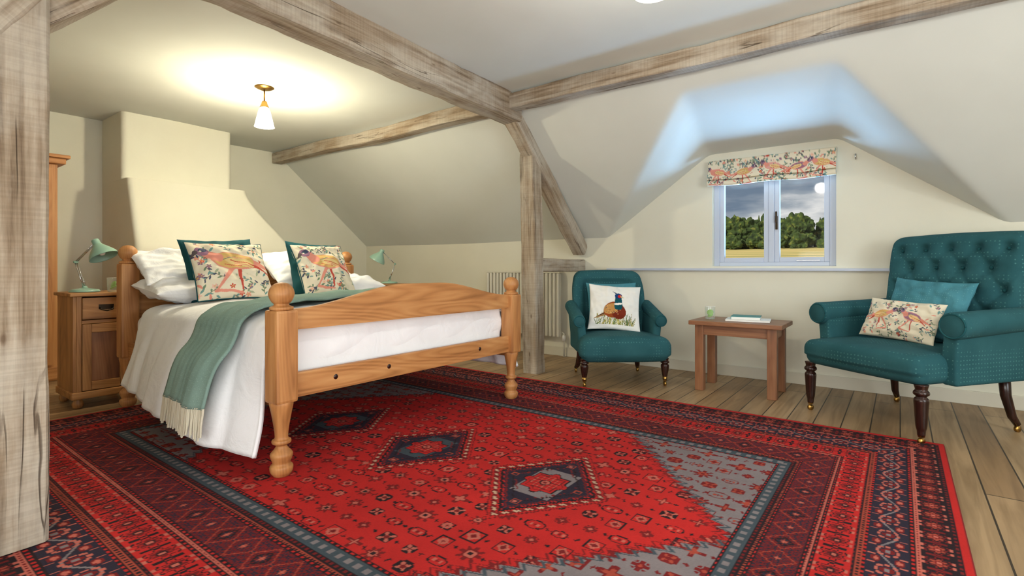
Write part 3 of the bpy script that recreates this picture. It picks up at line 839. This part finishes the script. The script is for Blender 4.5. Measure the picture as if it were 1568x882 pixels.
def desk_lamp(loc,dirx):
    e=empty('desk_lamp',loc); D=Vector(dirx).normalized()
    lathe('base',smoothprof([(.001,.0),(.088,0),(.090,.008),(.08,.018),(.03,.026),(.012,.034),(.001,.035)],3),'green',e)
    P=lambda r,z:Vector((0,0,z))+D*r
    for o in (-.008,.008):
        s=Vector((-D.y,D.x,0))*o
        tube('lower_arm',[P(0,.03)+s,P(-.065,.22)+s],.004,'chrome',e,8); tube('upper_arm',[P(-.065,.22)+s,P(.08,.365)+s],.004,'chrome',e,8)
    tube('spring',[P(.004,.05),P(-.02,.11)],.006,'chrome',e,8)
    for q in ((-.065,.22),(.08,.365),(0,.035)):
        tube('joint',[P(*q)-Vector((-D.y,D.x,0))*.014,P(*q)+Vector((-D.y,D.x,0))*.014],.010,'green',e,10)
    ax=(D*.55+Vector((0,0,-1))).normalized()
    prof=smoothprof([(.012,0),(.024,.003),(.026,.035),(.034,.05),(.062,.085),(.086,.12),(.094,.145)],4)
    inner=[(r-.003,z) for r,z in prof[::-1]]
    sh=lathe('shade',prof+inner,'green',e,cap=False)
    q=Vector((0,0,1)).rotation_difference(ax); sh.rotation_mode='QUATERNION'; sh.rotation_quaternion=q; sh.location=P(.075,.385)
    b_=lathe('bulb',smoothprof([(.001,.05),(.012,.055),(.022,.085),(.024,.105),(.014,.125),(.001,.13)],3),'white',e); b_.rotation_mode='QUATERNION'; b_.rotation_quaternion=q; b_.location=P(.075,.385)
    return e
desk_lamp((-4.84,1.17,.8215),(.8,.6,0)); desk_lamp((-4.68,3.90,.8215),(-.8,-.6,0))
def tumbler(loc):
    e=empty('water_glass',loc)
    lathe('glass',[(.034,0.003),(.038,.01),(.041,.105)],'glass',e,cap=False)
    lathe('glass_base',[(.001,0),(.034,0),(.036,.008),(.001,.008)],'glass',e,cap=False)
    lathe('rim',[(.0395,.103),(.0415,.104),(.0415,.106),(.0395,.106)],'white',e,cap=False)
    lathe('lime_slice',[(.001,0),(.024,0),(.026,.004),(.024,.008),(.001,.008)],'lime',e,(0,0.003,.055),(1.1,.3,0))
    lathe('lime_slice_2',[(.001,0),(.022,0),(.024,.004),(.022,.008),(.001,.008)],'lime',e,(0.004,0,.03),(.5,-.4,0))
tumbler((-4.69,1.305,.821)); tumbler((-1.27,4.45,.571))

wd=empty('wardrobe',(0,0,0))
box('carcass',(-6.55,.20,.08),(-6.0,1.26,1.92),'pineZ',wd,.006); box('cornice',(-6.57,.15,1.92),(-5.95,1.31,1.97),'pineY',wd,.012); box('cornice_top',(-6.58,.12,1.97),(-5.92,1.335,2.0),'pineY',wd,.01)
box('plinth',(-6.56,.17,0),(-5.98,1.29,.12),'pineY',wd,.01)
for a,b_ in ((.24,.72),(.74,1.22)):
    for (p,q,r,s) in ((a,a+.08,.14,1.88),(b_-.08,b_,.14,1.88)): box('door_stile',(-6.0,p,r),(-5.98,q,s),'pineZ',wd)
    for (r,s) in ((.14,.24),(.95,1.05),(1.78,1.88)): box('door_rail',(-6.0,a+.08,r),(-5.98,b_-.08,s),'pineY',wd)
lathe('knob',[(.001,0),(.008,0),(.018,.02),(.016,.03),(.001,.034)],'brass',wd,(-5.98,.76,1.0),(0,math.pi/2,0),16)

# ---------------------------------------------------------------- side table
tb=empty('side_table')
tx0,tx1,ty0,ty1,tz=-1.39,-.70,4.26,4.74,.57
box('top',(tx0,ty0,tz-.035),(tx1,ty1,tz),'oakX',tb,.006)
for i,(x,y) in enumerate(((tx0+.075,ty0+.07),(tx1-.075,ty0+.07),(tx0+.075,ty1-.07),(tx1-.075,ty1-.07))):
    box('leg_%d'%i,(x-.034,y-.034,0),(x+.034,y+.034,tz-.035),'oakZ',tb,.005)
box('apron_f',(tx0+.1,ty0+.05,tz-.115),(tx1-.1,ty0+.072,tz-.035),'oakX',tb); box('apron_b',(tx0+.1,ty1-.072,tz-.115),(tx1-.1,ty1-.05,tz-.035),'oakX',tb)
box('apron_l',(tx0+.055,ty0+.1,tz-.115),(tx0+.077,ty1-.1,tz-.035),'oakY',tb); box('apron_r',(tx1-.077,ty0+.1,tz-.115),(tx1-.055,ty1-.1,tz-.035),'oakY',tb)
bk=empty('books',(-.98,4.48,.57),math.radians(8))
box('lower_pages',(-.16,-.11,.002),(.16,.11,.014),'paper',bk,.001); box('lower_cover',(-.162,-.112,.014),(.162,.112,.017),'paper',bk,.001)
box('upper_pages',(-.12,-.085,.0175),(.09,.085,.038),'paper',bk,.001); box('upper_cover',(-.122,-.088,.038),(.093,.088,.043),'bookteal',bk,.001); box('upper_spine',(-.122,-.088,.0175),(-.119,.088,.043),'bookteal',bk,.001)

# ---------------------------------------------------------------- armchairs
def castor_leg(n,x,y,h,par,r=.034,z0=0):
    pr=smoothprof([(.012,.05),(.018,.055),(.020,.08),(.026,.11),(.032,h*.62),(.034,h*.75),(.024,h*.80),(.036,h*.84),(.036,h*.88),(.028,h*.92),(.034,h)],4)
    pr=[(a*r/.034,b) for a,b in pr]
    lathe(n,pr,'darkwood',par,(x,y,0))
    lathe(n+'_brass_cup',[(.001,.045),(.017,.045),(.021,.08),(.001,.08)],'brass',par,(x,y,0),seg=16)
    tube(n+'_castor_wheel',[(x-.009,y,.02+z0),(x+.009,y,.02+z0)],.02,'brass',par,16)
def back_leg(n,x,y,z,par,sx=0):
    pts=[(x,y,z),(x+sx*.005,y+.01,z*.6),(x+sx*.02,y+.04,z*.25),(x+sx*.03,y+.07,.045)]
    tube(n,pts,[.032,.028,.023,.018],'darkwood',par,10); tube(n+'_wheel',[(x+sx*.03-.009,y+.07,.02),(x+sx*.03+.009,y+.07,.02)],.02,'brass',par,14)
def roll(n,x,y0,y1,z0,z1,r0,r1,mat,par):
    pts=[];rs=[];K=16
    for k in range(K+1):
        t=k/K; pts.append((x,y0+(y1-y0)*t,z0+(z1-z0)*t)); rs.append(r0+(r1-r0)*t)
    pts=[(pts[0][0],y0-.012,z0)]+pts; rs=[r0*.80]+rs
    pts.append((pts[-1][0],y1+.01,z1)); rs.append(rs[-1]*.6)
    o=tube(n,pts,rs,mat,par,24)
    tube(n+'_welt',[(x+math.cos(a)*r0*.86,y0-.010,z0+math.sin(a)*r0*.86) for a in np.linspace(0,2*math.pi,25)],.005,'tealp',par,6)
    return o
def big_chair():
    e=empty('tufted_armchair',(.035,4.27,0),math.radians(-36.87))
    def seatd(x,y,z):
        if z>.42: z+=.035*(1-(x/.45)**2)*(1-((y+.1)/.42)**2)
        if y<-.3: y-=.02*(1-(x/.45)**2)
        if z<.40 and y<-.3: y+=.02
        return x,y,z
    rblock('seat',(-.405,-.455,.33),(.405,.33,.495),.06,(14,14,4),'teal',e,seatd)
    tufts=[]
    for j,z in enumerate((.72,.86,1.0,1.12)):
        xs=(-.24,-.08,.08,.24) if j%2==0 else (-.32,-.16,0,.16,.32)
        for x in xs: tufts.append((x,z))
    def backd(x,y,z):
        if y<.32:
            f=0
            for (tx,tz) in tufts:
                d2=((x-tx)**2+(z-tz)**2); f+=.045*math.exp(-d2/.0013)
            for (tx,tz) in tufts:
                for (ux,uz) in ((.08,.13),(-.08,.13)):
                    ax,az=x-tx,z-tz; L=ux*ux+uz*uz; t=(ax*ux+az*uz)/L
                    if -.05<t<1.05:
                        d=abs(ax*uz-az*ux)/math.sqrt(L)
                        if d<.025 and tz+uz<1.2: f+=.010*math.exp(-(d/.008)**2)
            y+=min(f,.05)*(1 if z>.6 else max(0,(z-.5)/.1))
        t=(z-.40)/.82
        y+=.13*t
        if z>1.08: 
            k=(z-1.08)/.14; y+=.03*k*k
        w=1+.03*math.sin(max(0,t)*math.pi/2)
        z2=z+ .012*math.cos(x/.42*math.pi/2)*(1 if z>1 else 0)
        return x*w,y,z2
    rblock('back',(-.40,.25,.36),(.40,.385,1.225),.055,(46,4,60),'teal',e,backd)
    for i,(tx,tz) in enumerate(tufts):
        y=.25+.045+.13*(tz-.40)/.82
        lathe('button_%d'%i,[(.001,0),(.009,0),(.012,.004),(.008,.009),(.001,.011)],'tealp',e,(tx*1.02,y-.004,tz+.0),(math.pi/2,0,0),10)
    for s in (-1,1):
        def armd(x,y,z,s=s):
            k=max(0,(z-.5)/.2); x+=s*.02*k
            return x,y,z
        xa,xb=(.365,.455) if s>0 else (-.455,-.365)
        rblock('arm_panel_%s'%('r' if s>0 else 'l'),(xa,-.24,.33),(xb,.36,.70),.02,(4,10,8),'teal',e,armd)
        roll('arm_roll_%s'%('r' if s>0 else 'l'),s*.445,-.255,.40,.672,.70,.078,.07,'teal',e)
        tube('arm_front_welt',[(s*.37,-.243,.5),(s*.372,-.245,.40),(s*.372,-.245,.34)],.004,'tealp',e,6)
    castor_leg('front_leg_l',-.375,-.40,.34,e,.036); castor_leg('front_leg_r',.375,-.40,.34,e,.036)
    back_leg('back_leg_l',-.34,.33,.37,e,-1); back_leg('back_leg_r',.34,.33,.37,e,1)
    return e
bc=big_chair()
def in_frame(e,p): 
    a=e.rotation_euler.z; return (e.location.x+p[0]*math.cos(a)-p[1]*math.sin(a),e.location.y+p[0]*math.sin(a)+p[1]*math.cos(a),p[2])
cushion('teal_scatter_cushion',.52,.40,.13,in_frame(bc,(.0,.17,.73)),'tealc',yaw=math.radians(-36.87),lean=math.radians(20),roll=math.radians(3),seed=11,pin=.08)
cv3=bird_canvas(360,210,31,[(.5,.55,.6,-1,OCH),(1.2,.55,.55,1,MAUVE)],110)
cushion('bird_print_cushion',.46,.28,.12,in_frame(bc,(-.01,-.04,.655)),'print',cv3,yaw=math.radians(-30),lean=math.radians(26),roll=math.radians(3),seed=12,backcol=CREAM,n=160)

def small_chair():
    e=empty('slipper_armchair',(-2.06,4.30,0),math.radians(40.5))
    def seatd(x,y,z):
        if z>.34: z+=.035*(1-(x/.42)**2)*(1-((y+.1)/.42)**2)
        k=max(0,(-y-.05)/.33)
        y-=.03*(1-(x/.40)**2)*k
        x*=(.90+.12*min(1,k))
        if z<.26 : x*=.97; y*=.97
        return x,y,z
    rblock('seat',(-.395,-.385,.205),(.395,.30,.405),.08,(14,14,4),'teal',e,seatd)
    tufts=[(x,z) for z in (.62,.78) for x in ((-.12,0,.12) if z<.7 else (-.06,.06))]
    def backd(x,y,z):
        t=(z-.33)/.62
        if z>.75:
            k=(z-.75)/.2; x*=1-.10*k*k
        if y<.27 and z>.42:
            ex=max(0,min(1,(.25-abs(x))/.03))*max(0,min(1,(.885-z)/.03))
            y+=.03*ex
            for tx,tz in tufts: y+=.02*math.exp(-((x-tx)**2+(z-tz)**2)/.0008)
        y+=.10*t
        y-=.10*(abs(x)/.33)**3*max(0,1-.5*t)
        z+=.015*math.cos(x/.33*math.pi/2)*max(0,t)
        return x,y,z
    rblock('back',(-.345,.20,.28),(.345,.33,.965),.06,(34,4,38),'teal',e,backd)
    for s in (-1,1):
        n='r' if s>0 else 'l'
        xa,xb=(.29,.365) if s>0 else (-.365,-.29)
        def armd(x,y,z,s=s):
            if z>.40: z=.40+(z-.40)*(1-.22*max(0,(.15-y)/.35))
            x+=s*.02*max(0,(z-.38)/.2); return x,y,z
        rblock('arm_panel_'+n,(xa,-.16,.25),(xb,.27,.60),.03,(4,10,8),'teal',e,armd)
        roll('arm_roll_'+n,s*.36,-.17,.24,.535,.64,.054,.057,'teal',e)
    castor_leg('front_leg_l',-.345,-.31,.235,e,.034); castor_leg('front_leg_r',.345,-.31,.235,e,.034)
    back_leg('back_leg_l',-.27,.24,.28,e,-1); back_leg('back_leg_r',.27,.24,.28,e,1)
    return e
sc=small_chair()
cushion('teal_scatter_cushion',.48,.40,.09,in_frame(sc,(.02,.18,.665)),'tealc',yaw=math.radians(40.5),lean=math.radians(14),seed=15)
cushion('pheasant_cushion',.47,.43,.13,in_frame(sc,(.0,.03,.635)),'print',pheasant_canvas(),yaw=math.radians(34),lean=math.radians(20),roll=math.radians(4),seed=14,backcol=C(232,230,222),n=170)

# ---------------------------------------------------------------- pendants
M['lampglass']=emit_shade('opal_glass',(1,.93,.78,1),5.0,.45)
M['bulb']=emit_shade('bulb_glow',(1,.9,.72,1),20,.3)
def pendant(x,y,watts,warm=(1,.86,.64)):
    zc=ceil_z(x,y)
    e=empty('pendant_light',(x,y,zc))
    lathe('ceiling_rose',smoothprof([(.001,-.022),(.035,-.022),(.06,-.012),(.075,0),(.001,0)],3),'brass',e)
    tube('stem',[(0,0,-.02),(0,0,-.13)],.006,'brass',e,10)
    lathe('gallery',smoothprof([(.001,-.115),(.018,-.12),(.024,-.14),(.032,-.16),(.034,-.172),(.001,-.172)][::-1],3),'brass',e)
    pr=smoothprof([(.030,-.165),(.036,-.18),(.046,-.20),(.056,-.24),(.068,-.29),(.076,-.325),(.080,-.335)],4)
    lathe('glass_shade',pr,'lampglass',e,cap=False)
    lathe('bulb',smoothprof([(.001,-.175),(.012,-.18),(.024,-.22),(.026,-.25),(.016,-.275),(.001,-.28)],3),'bulb',e)
    L=bpy.data.lights.new('pendant_bulb','POINT'); L.energy=watts; L.color=warm; L.shadow_soft_size=.06
    o=bpy.data.objects.new('bulb_light',L); col.objects.link(o); o.parent=e; o.location=(0,0,-.44)
    return e
pendant(-4.29,2.24,70,(1,.90,.65)); pendant(-.86,2.16,20,(1,.96,.88)); pendant(1.6,2.2,24,(1,.96,.88))  # last pendant is out of view, added for extra light

# ---------------------------------------------------------------- lights
def area(n,loc,target,sx,sy,w,c):
    L=bpy.data.lights.new(n,'AREA'); L.shape='RECTANGLE'; L.size=sx; L.size_y=sy; L.energy=w; L.color=c
    o=bpy.data.objects.new(n,L); col.objects.link(o); o.location=loc
    o.rotation_euler=(Vector(target)-Vector(loc)).to_track_quat('-Z','Y').to_euler(); return o
area('daylight_east',(2.9,1.6,1.3),(-2,2.4,1.2),2.4,1.5,112,(.84,.93,1))
area('fill_south',(-1.0,-.72,.9),(-1.6,4,1.1),4.2,.8,80,(.99,.99,.97))  # unseen fill lamp added along the south wall, no window there
area('blue_fill_window',(-.92,6.7,-.25),(-.92,4.6,1.75),4.5,1.6,1000,(.30,.60,1))  # unseen blue lamp added below the sill to tint the dormer
sun=bpy.data.lights.new('sun','SUN'); sun.energy=4; sun.color=(1,.93,.8); sun.angle=.02
so=bpy.data.objects.new('sun',sun); col.objects.link(so); so.rotation_euler=Vector((.35,.8,-.45)).to_track_quat('-Z','Y').to_euler()

# world
w=bpy.data.worlds.new('sky'); scene.world=w; w.use_nodes=True; nt=w.node_tree; bg=nt.nodes['Background']
tc=nt.nodes.new('ShaderNodeTexCoord'); mp=nt.nodes.new('ShaderNodeMapping'); mp.inputs['Scale'].default_value=(3,3,11)
nt.links.new(tc.outputs['Generated'],mp.inputs['Vector'])
n=noisen(nt,mp.outputs['Vector'],1.6,7)
r=ramp(nt,[(.36,C(112,130,150)),(.46,C(160,170,180)),(.54,C(232,232,230)),(.66,C(130,142,156))]); nt.links.new(n,r.inputs['Fac'])
nt.links.new(r.outputs['Color'],bg.inputs['Color']); bg.inputs['Strength'].default_value=.95

# ---------------------------------------------------------------- outside
def ground():
    m,nt,b=newmat('stubble_field')
    r=ramp(nt,[(.35,C(176,158,88)),(.5,C(224,198,124)),(.65,C(156,152,78))]); nt.links.new(noisen(nt,coords(nt,(.02,.35,1)),1,5),r.inputs['Fac'])
    nt.links.new(r.outputs['Color'],b.inputs['Base Color']); b.inputs['Roughness'].default_value=1
    M['field']=m
    vs=[(-120,8.5,-1.6),(60,8.5,-1.6),(-120,12,-.53),(60,12,-.53),(-120,110,4.95),(60,110,4.95),(-120,200,6),(60,200,6)]
    mk('field_ground',vs,[(0,1,3,2),(2,3,5,4),(4,5,7,6)],'field',smooth=False)
    m,nt,b=newmat('tree_foliage'); v=coords(nt)
    r=ramp(nt,[(.3,C(24,38,14)),(.55,C(60,80,30)),(.75,C(128,130,56))]); nt.links.new(noisen(nt,v,1.2,6),r.inputs['Fac'])
    nt.links.new(r.outputs['Color'],b.inputs['Base Color']); b.inputs['Roughness'].default_value=1; M['foliage']=m
    bm=bmesh.new(); R=random.Random(2)
    for i in range(190):
        y=R.uniform(96,108); x=R.uniform(-45,2); z=-1.2+.056*y
        h=R.uniform(2.0,4.6) if y>100 else R.uniform(1.0,2.2); rr=R.uniform(1.0,2.0) if y>100 else R.uniform(.7,1.2)
        c_=Vector((x,y,z+h-rr*.6))
        mat_=Matrix.Translation(c_)@Matrix.Diagonal((rr,rr,max(rr*.9,h*.45),1))
        q=bmesh.ops.create_icosphere(bm,subdivisions=4 if y<104 else 3,radius=1,matrix=mat_)
        for v_ in q['verts']:
            nn=noise.noise(v_.co*1.3)+.6*noise.noise(v_.co*3.1); v_.co+= (v_.co-c_)*nn*.5
    for i in range(22):
        x=R.uniform(-32,-6); y=107; z=-1.2+.056*y; H_=R.uniform(5.0,6.3)
        bmesh.ops.create_cone(bm,cap_ends=True,segments=9,radius1=1.1,radius2=.05,depth=H_,matrix=Matrix.Translation((x,y,z+H_/2)))
    me=bpy.data.meshes.new('tree_line'); bm.to_mesh(me); bm.free(); me.materials.append(M['foliage']); ob=bpy.data.objects.new('tree_line',me); col.objects.link(ob)
ground()

# ---------------------------------------------------------------- camera
cam=bpy.data.cameras.new('camera'); co=bpy.data.objects.new('camera',cam); col.objects.link(co)
co.location=(0,0,1.0); co.rotation_euler=(math.pi/2,0,math.radians(36.87))
cam.sensor_width=36; cam.lens=18.2; cam.shift_y=-.0198; cam.clip_start=.05; cam.clip_end=600
scene.camera=co
